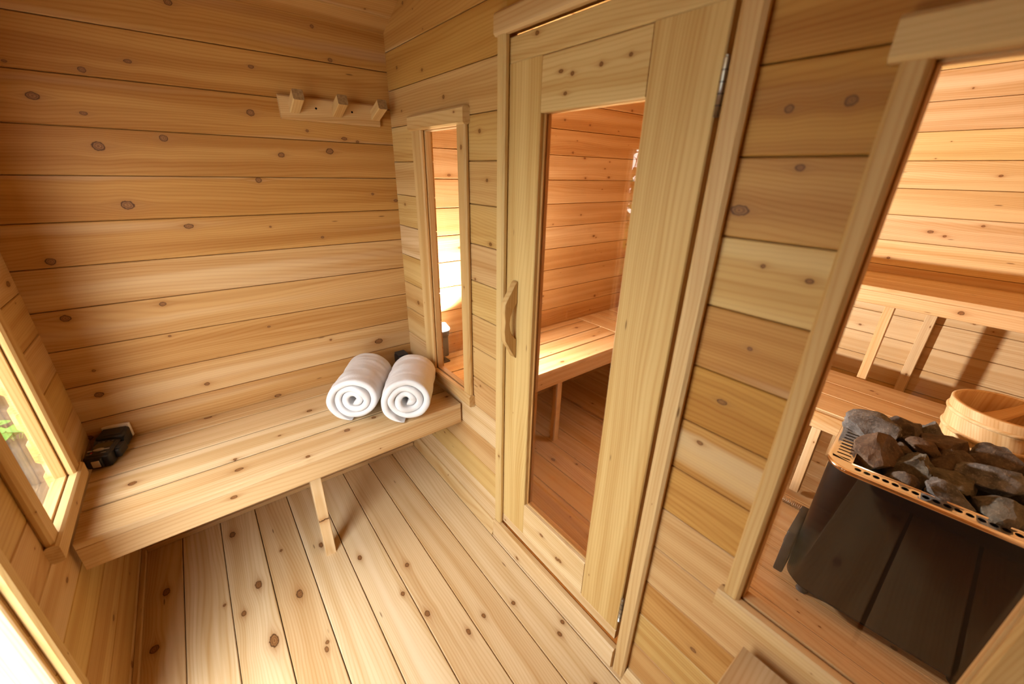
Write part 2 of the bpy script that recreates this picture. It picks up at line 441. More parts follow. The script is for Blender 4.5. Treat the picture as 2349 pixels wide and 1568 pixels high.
KP = [(.105, 1.926, .012), (.327, 1.886, .011), (.48, 1.783, .013), (.12, 1.77, .009), (.708, 1.663, .013), (.75, 1.515, .011), (.77, 1.308, .012), (.668, 1.163, .01), (.644, 1.07, .007), (.695, .71, .009), (1.618, 1.645, .014), (1.70, 1.649, .016), (1.657, 1.557, .012), (1.641, 1.391, .008), (1.719, 1.379, .01), (1.577, 1.484, .02), (1.632, 1.096, .013), (1.608, .975, .011), (1.72, .362, .014), (1.657, 1.23, .009), (.786, .037, .007)]
ZS, ZH = .645, 1.686
NW = (.305, .603, ZS - .012, ZH + .012); BW = (1.768, 2.105, ZS - .012, ZH + .012); DR = (.848, 1.514, 0., 1.90)
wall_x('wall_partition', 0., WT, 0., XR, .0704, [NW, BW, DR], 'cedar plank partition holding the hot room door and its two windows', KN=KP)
LD = (.868, 1.512, 0., 1.892); LW = (.305, .603, ZS - .012, ZH + .012); LW2 = (1.76, 2.06, ZS - .012, ZH + .012)
wall_x('wall_left', YL - WT, YL, 0., XR, .0704, [LW, LD], 'cedar plank outside wall with the tall window and open doorway', tr=(.35, .8))
wall_x('wall_sauna_far', YF, YF + WT, 0., XR, .0, [], 'pale cedar plank wall behind the upper sauna bench', tr=(.0, .35))
# right wall closes both rooms
mb = MB()
for a, b in rows(.02):
    mb.bd((XR, YL - WT, a), (XR + WT, YF + WT, b - .002), 'y', 'z', knots=rknots(3.6, PIT, 1.5), tn=rtn())
    mb.tongue((XR + .014, YL, b - .012), (XR + .026, YF, b + .012), 'y')
tag(mb.build('wall_right'), 'cedar plank wall behind the second bench', kind='structure')

# ------------------------------------------------------------------ ceiling: two slopes of boards running along y
ln = math.sqrt(1 + SLOPE ** 2)
mb = MB()
for side in (0, 1):
    tot = (RIDGE + .06) * ln; s0 = -.06 * ln
    w = .075 * ln + .06 * ln
    while s0 < RIDGE * ln:
        s1 = min(s0 + w, RIDGE * ln); W = s1 - s0 - .002
        sm = (s0 + s1) / 2
        d = Vector((1 / ln, 0, SLOPE / ln)); nrm = Vector((-SLOPE / ln, 0, 1 / ln))
        c = Vector((0, YL - WT, EAVE)) + d * sm + nrm * .012
        if side:
            c.x = XR - c.x; d.x = -d.x; nrm.x = -nrm.x
        M = Matrix(((0, d.x, nrm.x, c.x), (1, 0, 0, c.y), (0, d.z, nrm.z, c.z), (0, 0, 0, 1)))
        mb.plank(M, YF - YL + 2 * WT, W, .024, c=.003, knots=rknots(3.6, W, 2.), tn=rtn(.75, 1.))
        s0 = s1; w = PIT
    # roof boarding above keeps the daylight out
    P = [(-.3, YL - .15, EAVE + .05 - .3 * SLOPE), (RIDGE, YL - .15, EAVE + .05 + RIDGE * SLOPE), (RIDGE, YF + .4, EAVE + .05 + RIDGE * SLOPE), (-.3, YF + .4, EAVE + .05 - .3 * SLOPE)]
    P = P + [(p[0], p[1], p[2] + .03) for p in P]
    if side: P = [(XR - p[0], p[1], p[2]) for p in P]
    b = mb.verts(P)
    for q in ((0, 1, 2, 3), (4, 5, 6, 7), (0, 1, 5, 4), (1, 2, 6, 5), (2, 3, 7, 6), (3, 0, 4, 7)): mb.face([b + i for i in q], mat=BLACK2)
tag(mb.build('ceiling'), 'sloping cedar board ceiling under the roof', kind='structure')

# ------------------------------------------------------------------ base trims
def tri_trim(name, L, M, label):
    mb = MB()
    prof = [(-.018, -.022), (.019, -.022), (.019, -.016), (-.010, .024), (-.018, .024)]
    mb.plank(M, L, .037, .046, prof=prof, knots=rknots(L, .03, 1.5, .008), tn=(.3, .3, .3))
    return tag(mb.build(name), label, kind='structure')
tri_trim('baseboard_right', .83, Matrix(((1, 0, 0, 0.), (0, -1, 0, -.018), (0, 0, 1, .0225), (0, 0, 0, 1))), 'bevelled base strip along the partition left of the door')
tri_trim('baseboard_partition', XR - 1.56, Matrix(((1, 0, 0, 1.56), (0, -1, 0, -.018), (0, 0, 1, .0225), (0, 0, 0, 1))), 'bevelled base strip along the partition right of the door')
mb = MB(); mb.bd((0, YL, 0), (.86, YL + .016, .016), 'x', tn=(.3, .3, 0)); tag(mb.build('baseboard_left'), 'thin base strip under the outside wall', kind='structure')
mb = MB(); mb.bd((0, YL + .017, 0), (.012, -.04, .02), 'y', tn=(.5, .3, 0)); tag(mb.build('baseboard_back'), 'thin base strip under the back wall', kind='structure')
mb = MB(); mb.bd((.55, 1.06, .0), (XR, 1.105, .022), 'x', 'y', tn=(.3, .3, 0)); mb.bd((.02, 1.10, 0), (XR, 1.33, .02), 'x', 'y', tn=(.45, .3, 0), knots=rknots(2.3, .2))
tag(mb.build('trim_1'), 'low raised board on the hot room floor before the lower bench', kind='structure')

# ------------------------------------------------------------------ windows
def window(name, x0, x1, ys, yd, glass, label, ox0, ox1, hx=.02, sill_left=.0):
    """ys: room face of the wall, yd: +1 if the wall body lies toward +y"""
    def Y(d): return ys + yd * d
    def bdy(mb, xa, xb, da, db, za, zb, g, wide, **kw):
        ya, yb = sorted((Y(da), Y(db)))
        mb.bd((xa, ya, za), (xb, yb, zb), g, wide, **kw)
    root = empty(name, ((x0 + x1) / 2, Y(0), ZS)); tag(root, label, kind='structure')
    inv = Matrix.Translation(root.location)
    def part(mb, nm): 
        o = mb.build(nm, root); o.matrix_parent_inverse = inv.inverted(); return o
    cw = {'c': .006}
    mb = MB(); bdy(mb, ox0, x0, -.02, 0, ZS, ZH, 'z', 'x', tn=(.42, .1, .6), knots=rknots(1, .07, 2, .007), **cw); part(mb, 'side_casing')
    mb = MB(); bdy(mb, x1, ox1, -.02, 0, ZS, ZH, 'z', 'x', tn=(.5, .1, .6), knots=rknots(1, .05, 2.5, .007), **cw); part(mb, 'side_casing')
    mb = MB(); bdy(mb, ox0 - hx * .6, ox1 + hx * .3, -.028, 0, ZH, ZH + .054, 'x', 'z', tn=(.3, .3, .6), knots=rknots(.4, .05, 3, .006), **cw); part(mb, 'head_casing')
    mb = MB(); bdy(mb, ox0 - hx * .5, ox1 + hx * .3, -.028, 0, ZS - .055, ZS, 'x', 'z', tn=(.4, .3, .3), knots=rknots(.4, .05, 3, .006), **cw); part(mb, 'sill_casing')
    mb = MB()
    st = .010
    for xa, xb in ((x0 - st, x0 + .003), (x1 - .003, x1 + st)):
        bdy(mb, xa, xb, 0.0012, .027, ZS - .008, ZH + .008, 'z', 'y', tn=(.6, .1, .3), c=.001)
    bdy(mb, x0, x1, .0012, .027, ZS - .008, ZS + .002, 'x', 'y', tn=(.6, .2, 0), c=.001)
    bdy(mb, x0, x1, .0012, .027, ZH - .003, ZH + .009, 'x', 'y', tn=(.3, .5, 0), c=.001)
    part(mb, 'inner_stop')
    mb = MB(); ya, yb = sorted((Y(.028), Y(.033))); mb.box((x0 - .01, ya, ZS - .01), (x1 + .01, yb, ZH + .01), glass); part(mb, 'glass_pane')
    return root
window('window_1', .317, .591, 0., 1, GLASS_W, 'narrow tall window between the corner and the hot room door', .236, .645)
window('window_2', 1.78, 2.093, 0., 1, GLASS_B, 'tall window at the right showing the stove inside', 1.746, 2.165)
window('window_3', .317, .591, YL, -1, GLASS_B, 'tall outside window at the left showing rock and leaves', .262, .645)

# ------------------------------------------------------------------ doors
def door_casing(name, ys, s, label, thr=True):
    root = empty(name, (1.17, ys, 0)); tag(root, label, kind='structure')
    inv = Matrix.Translation(root.location).inverted()
    def put(mb, nm): o = mb.build(nm, root); o.matrix_parent_inverse = inv; return o
    ya, yb = sorted((ys, ys - s * .022))
    yc, yd = sorted((ys, ys + s * WT))
    mb = MB(); mb.bd((.8305, ya, .0965), (.869, yb, 1.889), 'z', 'x', tn=(.25, .4, .8), c=.006, knots=rknots(1.8, .04, 2, .005)); put(mb, 'side_casing')
    mb = MB(); mb.bd((1.512, ya, .0), (1.5574, yb, 1.889), 'z', 'x', tn=(.4, .1, .4), c=.007, knots=rknots(1.8, .04, 1, .005)); put(mb, 'side_casing')
    mb = MB(); y0_, y1_ = sorted((ys, ys - s * .026)); mb.bd((.822, y0_, 1.889), (1.566, y1_, 1.945), 'x', 'z', tn=(.4, .2, .2), c=.006); put(mb, 'head_casing')
    mb = MB(); y2, y3 = sorted((ys, ys - s * .03)); mb.bd((.832, y2, 0), (1.5115, y3, .0945), 'x', 'z', tn=(.15, .5, 0), c=.007, knots=rknots(.7, .06, 2, .008)); put(mb, 'threshold')
    return root, put
root, put = door_casing('door_1', 0., 1, 'cedar framed glass door into the hot room')
KD = lambda L, W, d=1.2: rknots(L, W, d, .007)
mb = MB(); mb.bd((.8534, .0, .143), (1.0035, .042, 1.8207), 'z', 'x', tn=(.28, .1, 1.), c=.003, knots=KD(1.7, .14)); put(mb, 'stile')
mb = MB(); mb.bd((1.3338, .0, .143), (1.492, .042, 1.8207), 'z', 'x', tn=(.38, .1, .9), c=.003, knots=KD(1.7, .14)); put(mb, 'stile')
mb = MB(); mb.bd((.8534, .0, 1.8217), (1.492, .042, 1.884), 'x', 'z', tn=(.35, .2, .8), c=.003, knots=KD(.6, .05, 2)); put(mb, 'rail')
mb = MB(); mb.bd((.8534, .0, .098), (1.492, .042, .142), 'x', 'z', tn=(.1, .5, 0), c=.003, knots=KD(.6, .03, 2)); put(mb, 'rail')
mb = MB(); mb.bd((1.0042, .001, 1.690), (1.3332, .041, 1.8205), 'x', 'z', tn=(.28, .2, .8), c=.003, knots=[(.07, .02, .006), (.11, .01, .007), (.2, .015, .007), (.09, -.03, .006), (.28, .02, .006)]); put(mb, 'rail')
mb = MB(); mb.bd((1.0042, .001, .1435), (1.3332, .041, .298), 'x', 'z', tn=(.05, .3, .2), c=.003, knots=[(.11, .01, .009), (.2, -.03, .011), (.215, -.025, .011)]); put(mb, 'rail')
mb = MB()
mb.bd((.8475, .044, .10), (.866, .060, 1.90), 'z', tn=(.5, 0, 0), c=.001); mb.bd((1.480, .044, .10), (1.5135, .060, 1.90), 'z', tn=(.5, 0, 0), c=.001); mb.bd((.866, .044, 1.868), (1.480, .060, 1.90), 'x', tn=(.5, 0, 0), c=.001)
put(mb, 'door_stop')
mb = MB()
mb.bd((1.0045, .0135, .299), (1.0125, .036, 1.689), 'z', 'y', tn=(.8, 0, 0), c=.001); mb.bd((1.325, .02, .299), (1.333, .036, 1.689), 'z', 'y', tn=(.8, 0, 0), c=.001)
mb.bd((1.0125, .0135, .299), (1.325, .036, .306), 'x', 'y', tn=(.8, 0, 0), c=.001)
put(mb, 'glazing_bead')
mb = MB(); mb.box((1.0125, .018, .306), (1.325, .023, 1.6885), GLASS_D); put(mb, 'glass_pane')
# curved wooden pull handle: outline in (depth, z) swept over its width
mb = MB()
xa, xb = .905, .929
outl = [(0, .93), (.012, .938), (.024, .962), (.040, .985), (.052, 1.005), (.056, 1.04), (.053, 1.075), (.056, 1.11), (.054, 1.138), (.042, 1.158), (.028, 1.178), (.014, 1.202), (.004, 1.21), (0, 1.208),
        (0, 1.135), (.006, 1.128), (.018, 1.112), (.026, 1.092), (.030, 1.066), (.026, 1.04), (.018, 1.022), (.006, 1.008), (0, 1.004)]
nO = len(outl)
offh = (3.1, 2.2, 5.5); wv = [(q[1] + offh[0], q[0] + offh[1]) for q in outl]
ringsx = [(xa + .004, .0), (xa, .004), (xb, .004), (xb + .0, .004), (xb - .0, .0)]
def hpt(i, x, ins):
    a = Vector(outl[i - 1]); c = Vector(outl[(i + 1) % nO]); d = (c - a).normalized(); nr = Vector((d.y, -d.x))
    p = Vector(outl[i]) - nr * 0 + (Vector((-d.y, d.x)) * ins)
    return (x, min(-p.x, 0), p.y)
bA = [mb.verts([hpt(i, x, ins) for i in range(nO)]) for x, ins in ((xa, .003), (xa + .003, 0), (xb - .003, 0), (xb, .003))]
for q in range(3):
    for i in range(nO):
        j = (i + 1) % nO
        mb.face((bA[q] + i, bA[q] + j, bA[q + 1] + j, bA[q + 1] + i), [(wv[i][0], wv[i][1], q * .01), (wv[j][0], wv[j][1], q * .01), (wv[j][0], wv[j][1], q * .01 + .01), (wv[i][0], wv[i][1], q * .01 + .01)], None, (.55, 0, .6), None, True)
import mathutils
for b0, fl in ((bA[0], True), (bA[3], False)):
    tri = mathutils.geometry.tessellate_polygon([[Vector((q[0], q[1], 0)) for q in outl]])
    for tr in tri:
        tr = tr if fl else tr[::-1]
        mb.face([b0 + i for i in tr], [(wv[i][0], wv[i][1], .03) for i in tr], None, (.55, 0, .6))
o = put(mb, 'door_handle')
for zc, hh in ((1.688, .046), (.258, .05), ):
    mb = MB(); mb.tube([(1.499, -.004, zc - hh), (1.499, -.004, zc + hh)], .0055, HINGE, 14)
    for f in (-.6, -.2, .2, .6): mb.tube([(1.499, -.004, zc + hh * f - .0008), (1.499, -.004, zc + hh * f + .0008)], .0058, BLACK2, 14)
    mb.tube([(1.499, -.004, zc + hh), (1.499, -.004, zc + hh + .004)], .004, HINGE, 12)
    put(mb, 'hinge')
# open outside doorway
root2, put2 = door_casing('door_2', YL, -1, 'open outside doorway at the lower left edge')
mb = MB()
mb.bd((.869, YL - WT - .01, .072), (.884, YL, 1.889), 'z', 'y', tn=(.1, .3, 0), c=.003); mb.bd((1.497, YL - WT - .01, .072), (1.512, YL, 1.889), 'z', 'y', tn=(.1, .3, 0), c=.003)
mb.bd((.884, YL - WT - .01, 1.874), (1.497, YL, 1.889), 'x', 'y', tn=(.1, .3, 0), c=.003)
put2(mb, 'jamb')
mb = MB()
for xa_, xb_ in ((.835, .868), (1.513, 1.546)): mb.bd((xa_, YL - WT - .025, .0), (xb_, YL - WT - .001, 1.92), 'z', 'x', tn=(.1, .3, 0), c=.004)
put2(mb, 'outer_casing')

# ------------------------------------------------------------------ benches
def bench(name, label, pcs, fascia, legs, kn=None):
    root = empty(name, legs[0][0] if legs else (0, 0, 0)); tag(root, label, 'bench')
    root.location.z = 0
    inv = Matrix.Translation(root.location).inverted()
    def put(mb, nm): o = mb.build(nm, root); o.matrix_parent_inverse = inv; return o
    mb = MB()
    lo0 = [min(q[0][i] for q in pcs) for i in range(3)]; hi0 = [max(q[1][i] for q in pcs) for i in range(3)]
    for lo, hi, g, k in pcs:
        L = hi['xyz'.index(g)] - lo['xyz'.index(g)]; wi = 0 if g == 'y' else 1
        hw = (hi[wi] - lo[wi]) / 2; ht = (hi[2] - lo[2]) / 2
        ua = .0 if lo[wi] <= lo0[wi] + .001 else .017       # boards are undercut towards the slots between them
        same = [q[1][wi] for q in pcs if q[2] == g]
        ub = .0 if hi[wi] >= max(same) - .001 else .017
        prof = [(-hw + ua, -ht), (hw - ub, -ht), (hw, ht - .004), (hw - .002, ht), (-hw + .002, ht), (-hw, ht - .004)]
        if g == 'y': prof = [(a_, -c_) for a_, c_ in reversed(prof)]      # bd() turns the thickness axis over for this grain
        mb.bd(lo, hi, g, 'x' if g == 'y' else 'y', knots=k if k is not None else rknots(L, .13, 2.6, .011), tn=rtn(.0, .28), prof=prof)
        if ub:                                              # black strip added below stands in for the shade in the slot
            a_ = list(lo); b_ = list(hi); a_[wi] = hi[wi] - .021; b_[wi] = hi[wi] + .028; a_[2] = lo[2] - .003; b_[2] = lo[2] - .0003
            mb.box(a_, b_, HOLE)
    put(mb, 'seat')
    for lo, hi, g in fascia:
        mb = MB(); L = hi['xyz'.index(g)] - lo['xyz'.index(g)]
        mb.bd(lo, hi, g, 'z', knots=rknots(L, .08, 2.4, .009), tn=rtn(.2, .5), c=.003); put(mb, 'fascia')
    for lo, hi in legs:
        mb = MB(); mb.bd(lo, hi, 'z', 'x', knots=rknots(hi[2] - lo[2], .04, 3, .009), tn=(.2, .3, 0), c=.002); put(mb, 'leg')
    return root, put
ZT = .554
KB = [(-1.161, .311, .014), (-.871, .486, .012), (-.966, .402, .01), (-.661, .418, .01), (-.581, .131, .014), (-.675, .246, .012), (-.876, .253, .008), (-.936, .082, .012), (-.719, .315, .006), (-.494, .499, .014), (-.373, .525, .012), (-.033, .493, .008)]
strips = [(.004, .0895), (.0965, .2405), (.2475, .3955), (.4025, .546)]
yb0, yb1 = YL + .014, -.012
pcs = []
for a, b in strips:
    kn = [(k[0] - yb0, (k[1] - (a + b) / 2), k[2]) for k in KB if a < k[1] < b]
    pcs.append(((a, yb0, ZT - .021), (b, yb1, ZT), 'y', [(k[0], -k[1], k[2]) for k in kn]))
bench('bench', 'long cedar bench under the peg rack along the back wall', pcs, [((.518, yb0, .450), (.5455, yb1, ZT - .0215), 'y')],
      [((.455, -.668, 0), (.493, -.628, .532))])
st2 = [(1.8195, 1.9695), (1.9785, 2.1245), (2.1335, 2.268), (2.277, 2.36)]
bench('bench', 'second cedar bench at the lower right corner below the stove window',
      [((a, yb0, ZT - .021), (b, -.034, ZT), 'y', None) for a, b in st2], [((1.8195, yb0, .45), (1.847, -.034, ZT - .0215), 'y')],
      [((1.87, -.668, 0), (1.908, -.628, .532))])
ZL = .54
b3 = [((a, .046, ZL - .021), (b, 1.337, ZL), 'y', None) for a, b in ((.004, .064), (.072, .220), (.228, .372), (.380, .527))]
b3 += [((.004, a, ZL - .021), (2.36, b, ZL), 'x', None) for a, b in ((1.345, 1.530), (1.538, 1.698), (1.706, 1.895))]
bench('sauna_bench', 'lower sauna bench running round the corner behind the heater and under the bucket', b3,
      [((.499, .046, .436), (.527, 1.338, ZL - .0215), 'y'), ((.53, 1.345, .436), (2.36, 1.373, ZL - .0215), 'x')],
      [((.452, .68, 0), (.49, .717, .518)), ((1.555, 1.385, .024), (1.595, 1.42, .518)), ((1.61, 1.79, .0), (1.65, 1.83, .518)), ((2.2, 1.385, .024), (2.24, 1.42, .518))])
ZU = 1.04
b4 = [((.004, a, ZU - .021), (2.36, b, ZU), 'x', None) for a, b in ((1.886, 2.10), (2.104, 2.25), (2.254, 2.377))]
bench('upper_sauna_bench', 'upper sauna bench with pale front board along the far wall', b4,
      [((.004, 1.886, .952), (2.36, 1.915, ZU - .0215), 'x')],
      [((1.572, 1.917, 0), (1.612, 1.955, 1.018)), ((1.70, 2.335, 0), (1.745, 2.375, 1.018)), ((2.28, 1.917, 0), (2.32, 1.955, 1.018)), ((.45, 1.917, 0), (.49, 1.955, 1.018))])

mb = MB(); mb.box((-.24, -.22, .001), (.24, .20, .40), BLACK2, bev=.06); mb.box((-.17, .17, .04), (.17, .235, .28), BLACK2, bev=.03)  # unseen dark block added for the dark mass reflected in the stove window
o = mb.build('reflection_blocker'); o.location = (2.085, -.905, ZT); tag(o, 'added dark block on the second bench, out of view, to darken the stove window reflection', 'blocker')

# ------------------------------------------------------------------ peg rack
root = empty('peg_rack', (.0, -.25, 1.715)); tag(root, 'wooden rack with three square pegs on the back wall', 'coat rack')
inv = Matrix.Translation(root.location).inverted()
mb = MB(); mb.bd((.001, -.445, 1.712), (.02, -.058, 1.795), 'y', 'z', c=.006, tn=(.55, .1, .3), knots=rknots(.38, .08, 1, .004))
for y in (-.315, -.175):
    mb.tube([(.0195, y, 1.758), (.0206, y, 1.758)], .004, HOLE, 12)
o = mb.build('backboard', root); o.matrix_parent_inverse = inv
for y in (-.394, -.236, -.077):
    mb = MB(); th = math.radians(20)
    ux = Vector((math.cos(th), 0, math.sin(th))); uy = Vector((0, 1, 0)); uz = ux.cross(uy)
    M = Matrix(((ux.x, uy.x, uz.x, .012), (ux.y, uy.y, uz.y, y), (ux.z, uy.z, uz.z, 1.752), (0, 0, 0, 1)))
    mb.plank(M, .104, .038, .038, c=.0035, tn=(.35, .1, .6), endmat=DARKCUT)
    o = mb.build('peg', root); o.matrix_parent_inverse = inv

# ------------------------------------------------------------------ rolled towels
def towel(front, back, R, seed, label, turns=3.0):
    rg = random.Random(seed)
    f = Vector(front); b = Vector(back); ax = f - b; L = ax.length; ax.normalize()
    side = Vector((-ax.y, ax.x, 0)).normalized(); up = side.cross(ax) * -1
    if up.z < 0: up = -up
    NT_, NA = 170, 30
    dr = (R - .012) / turns
    vs = []; fs = []
    th_tot = turns * 2 * PI
    thick = dr * .93
    for j in range(NA + 1):
        t = j / NA
        e = min(t, 1 - t) * L
        endr = 1 if e > .02 else math.sqrt(max(0, 1 - ((.02 - e) / .02) ** 2)) * .45 + .55
        for sgn in (1, -1):
            for i in range(NT_ + 1):
                q = i / NT_; a = q * th_tot + math.radians(262) - th_tot
                rc = .010 + dr * turns * q * .97 + .004
                tk = thick * (.30 + .2 * endr)
                r = rc + sgn * tk * min(1., q * 14 + .35) * (1 if q < .97 else max(.15, (1 - q) / .03))
                w = noise.noise(Vector((a * .55, t * 3.2, seed * 9.1))) * .009 + noise.noise(Vector((a * 1.7, t * 6, seed))) * .005 + noise.noise(Vector((a * .9, t * 16, seed * 3))) * .004 * (q > .6)
                r2 = r + w * q * q
                axs = (t - .5) * L + (noise.noise(Vector((a * .7, 3.3, seed))) * .022 * (1 if t > .5 else -1)) * abs(2 * t - 1) ** 2
                sw = Vector((0, 0, 0))
                x = r2 * math.cos(a) * 1.03; z = r2 * math.sin(a) * .93
                zmin = -R * .90
                if z < zmin: z = zmin - (zmin - z) * .12
                vs.append((f + b) / 2 + ax * axs + side * x + up * z)
    n1 = NT_ + 1; per = 2 * n1
    for j in range(NA):
        for i in range(NT_):
            a0 = j * per + i; c0 = (j + 1) * per + i
            fs.append((a0, a0 + 1, c0 + 1, c0)); fs.append((a0 + n1, c0 + n1, c0 + n1 + 1, a0 + n1 + 1))
        for i in (0, NT_):
            a0 = j * per + i; c0 = (j + 1) * per + i
            fs.append((a0, c0, c0 + n1, a0 + n1))
    for j in (0, NA):
        for i in range(NT_):
            a0 = j * per + i
            fs.append((a0, a0 + n1, a0 + n1 + 1, a0 + 1))
    zlow = min(v.z for v in vs); dz = ZT + .001 - zlow
    loc = Vector((((f + b) / 2).x, ((f + b) / 2).y, ZT))
    me = bpy.data.meshes.new('rolled_towel'); me.from_pydata([(v + Vector((0, 0, dz))) - loc for v in vs], [], fs)
    for p in me.polygons: p.use_smooth = True
    me.materials.append(TOWEL)
    bm = bmesh.new(); bm.from_mesh(me); bmesh.ops.recalc_face_normals(bm, faces=bm.faces[:]); bm.to_mesh(me); bm.free()
    o = bpy.data.objects.new('rolled_towel', me); COL.objects.link(o); o.location = loc
    md = o.modifiers.new('soft', 'SUBSURF'); md.levels = 1; md.render_levels = 1
    return tag(o, label, 'towel', 'rolled white towels on the bench')
towel((.412, -.443, .66), (.160, -.268, .65), .101, 1.0, 'left of the two rolled white towels, the one farther from the partition')
towel((.552, -.270, .66), (.290, -.106, .65), .101, 2.3, 'right of the two rolled white towels, touching the narrow window side')

# small black case behind the towels
mb = MB(); mb.box((-.035, -.03, 0), (.035, .03, .085), BLACK, bev=.012); mb.box((-.03, -.026, .085), (.03, .026, .089), BLACK2)
o = mb.build('camera_pouch'); o.location = (.05, -.075, ZT + .001); tag(o, 'small black case mostly hidden behind the two towels', 'case')

# ------------------------------------------------------------------ camera flash lying on the bench
root = empty('camera_flash', (.115, -1.237, ZT), math.radians(-14)); tag(root, 'black camera flash lying in the left bench corner under the window', 'camera flash')
def ch(mb, nm, par=root):
    o = mb.build(nm, par); return o
mb = MB(); mb.box((-.045, -.036, .002), (.062, .036, .052), BLACK, bev=.009); mb.box((-.03, -.030, .050), (.052, .030, .0545), BLACK2, bev=.002); ch(mb, 'body')
mb = MB(); mb.box((-.112, -.041, .006), (-.048, .041, .062), BLACK, bev=.009); mb.box((-.105, -.034, .061), (-.058, .034, .064), BLACK2, bev=.001)
mb.tube([(-.055, -.043, .032), (-.055, .043, .032)], .02, BLACK2, 18); ch(mb, 'flash_head')
mb = MB(); mb.box((-.122, -.042, .012), (-.108, .042, .073), DIFF, bev=.005); ch(mb, 'diffuser')
mb = MB(); mb.box((-.02, -.024, .0545), (.012, .024, .0556), SCREEN); ch(mb, 'display')
mb = MB(); mb.lathe([(0, .0045), (.012, .0045), (.013, .003), (.013, 0), (0, 0)], GREYB, (.026, -.002, .0545), 24, sx=.62, sy=1.25); ch(mb, 'control_dial')
for y, mt in ((-.027, GREYB), (.02, GREYB), (-.018, RED)):
    mb = MB(); mb.box((.0225 if mt is not RED else .036, y - (.006 if mt is not RED else .0025), .0545), (.028 if mt is not RED else .041, y + (.006 if mt is not RED else .0025), .0566), mt); ch(mb, 'button')
for y in (-.02, -.008, .006, .018):
    mb = MB(); mb.box((-.029, y - .003, .0546), (-.0275, y + .003, .0551), WHITEMK); ch(mb, 'printed_mark')
for y in (-.022, .016):
    mb = MB(); mb.box((.044, y - .007, .0546), (.0452, y + .007, .0551), WHITEMK); ch(mb, 'printed_mark')
mb = MB(); mb.box((.060, -.019, .010), (.072, .015, .046), BLACK, bev=.003); mb.box((.071, -.011, .016), (.0755, .010, .041), SILVER, bev=.001)
for yy in (-.005, 0, .005):
    for zz in (.024, .03): mb.tube([(.0754, yy, zz), (.0762, yy, zz)], .0014, SILVER, 8)
ch(mb, 'hot_shoe_foot')
mb = MB(); mb.box((-.03, .035, .012), (.03, .052, .046), BLACK, bev=.006); mb.box((-.02, .036, .045), (.02, .049, .048), BLACK2, bev=.001); ch(mb, 'battery_door')

# ------------------------------------------------------------------ lit flash in the hot room
FX, FY = .066, .158
root = empty('studio_flash', (FX, FY, ZL)); tag(root, 'lit flash on a small black foot behind the narrow window', 'camera flash')
mb = MB(); mb.box((-.04, -.03, .0005), (.04, .03, .008), BLACK, bev=.003); mb.box((-.012, -.012, .007), (.012, .012, .028), BLACK, bev=.002); ch(mb, 'stand_foot', root)
mb = MB(); mb.box((-.022, -.035, .028), (.022, .035, .15), BLACK, bev=.008); ch(mb, 'body', root)
mb = MB(); M = Matrix.Translation((0, 0, .175)) @ Matrix.Rotation(math.radians(18), 4, 'Y'); mb.box((-.03, -.037, -.022), (.03, .037, .02), BLACK, M, bev=.007); ch(mb, 'flash_head', root)
mb = MB(); mb.box((-.032, -.038, .021), (.032, .038, .045), DOME, M, bev=.011); ch(mb, 'dome_diffuser', root)

# ------------------------------------------------------------------ sauna heater with stones
HX, HY, HR = 1.733, .735, math.radians(5)
root = empty('sauna_heater', (HX, HY, .0), HR); tag(root, 'black electric sauna heater with polished slotted rim full of stones', 'sauna heater')
HW, HD = .60, .50; ZR = .645
def rrect(x0, y0, x1, y1, r, n=10):
    pts = []
    for cx, cy, a0 in ((x1 - r, y0 + r, -90), (x1 - r, y1 - r, 0), (x0 + r, y1 - r, 90), (x0 + r, y0 + r, 180)):
        for k in range(n + 1):
            a = math.radians(a0 + 90 * k / n); pts.append((cx + r * math.cos(a), cy + r * math.sin(a)))
    return pts
def loops(mb, ring_list, mat, smooth=True):
    bs = [mb.verts([(x, y, z) for (x, y), z in zip(pts, [zz] * len(pts))]) for pts, zz in ring_list]
    n = len(ring_list[0][0])
    for a, c in zip(bs, bs[1:]):
        for k in range(n): mb.face((a + k, a + (k + 1) % n, c + (k + 1) % n, c + k), mat=mat, smooth=smooth)
    return bs
RC = .075
mb = MB(); bs = loops(mb, [(rrect(.02, .02, HW - .02, HD - .02, RC), .06), (rrect(.008, .008, HW - .008, HD - .008, RC), .08), (rrect(.006, .006, HW - .006, HD - .006, RC), ZR - .02)], SHELL)
mb.face([bs[0] + k for k in range(44)], mat=SHELL)
ch(mb, 'shell', root)
for lx, ly in ((.08, .08), (HW - .08, .08), (.08, HD - .08), (HW - .08, HD - .08)):
    mb = MB(); mb.tube([(lx, ly, .0), (lx, ly, .008), (lx, ly, .062)], [.022, .018, .016], BLACK2, 14); ch(mb, 'foot', root)
RW = .068
mb = MB()
inner = rrect(RW, RW * .78, HW - RW, HD - .05, RC * .55)
loops(mb, [(rrect(.004, .004, HW - .004, HD - .004, RC), ZR - .02), (rrect(-.004, -.004, HW + .004, HD + .004, RC + .004), ZR - .013), (rrect(-.004, -.004, HW + .004, HD + .004, RC + .004), ZR - .004), (rrect(.003, .003, HW - .003, HD - .003, RC), ZR), (rrect(.009, .009, HW - .009, HD - .009, RC - .005), ZR - .001)], CHROME)
outer = rrect(.009, .009, HW - .009, HD - .009, RC - .005)
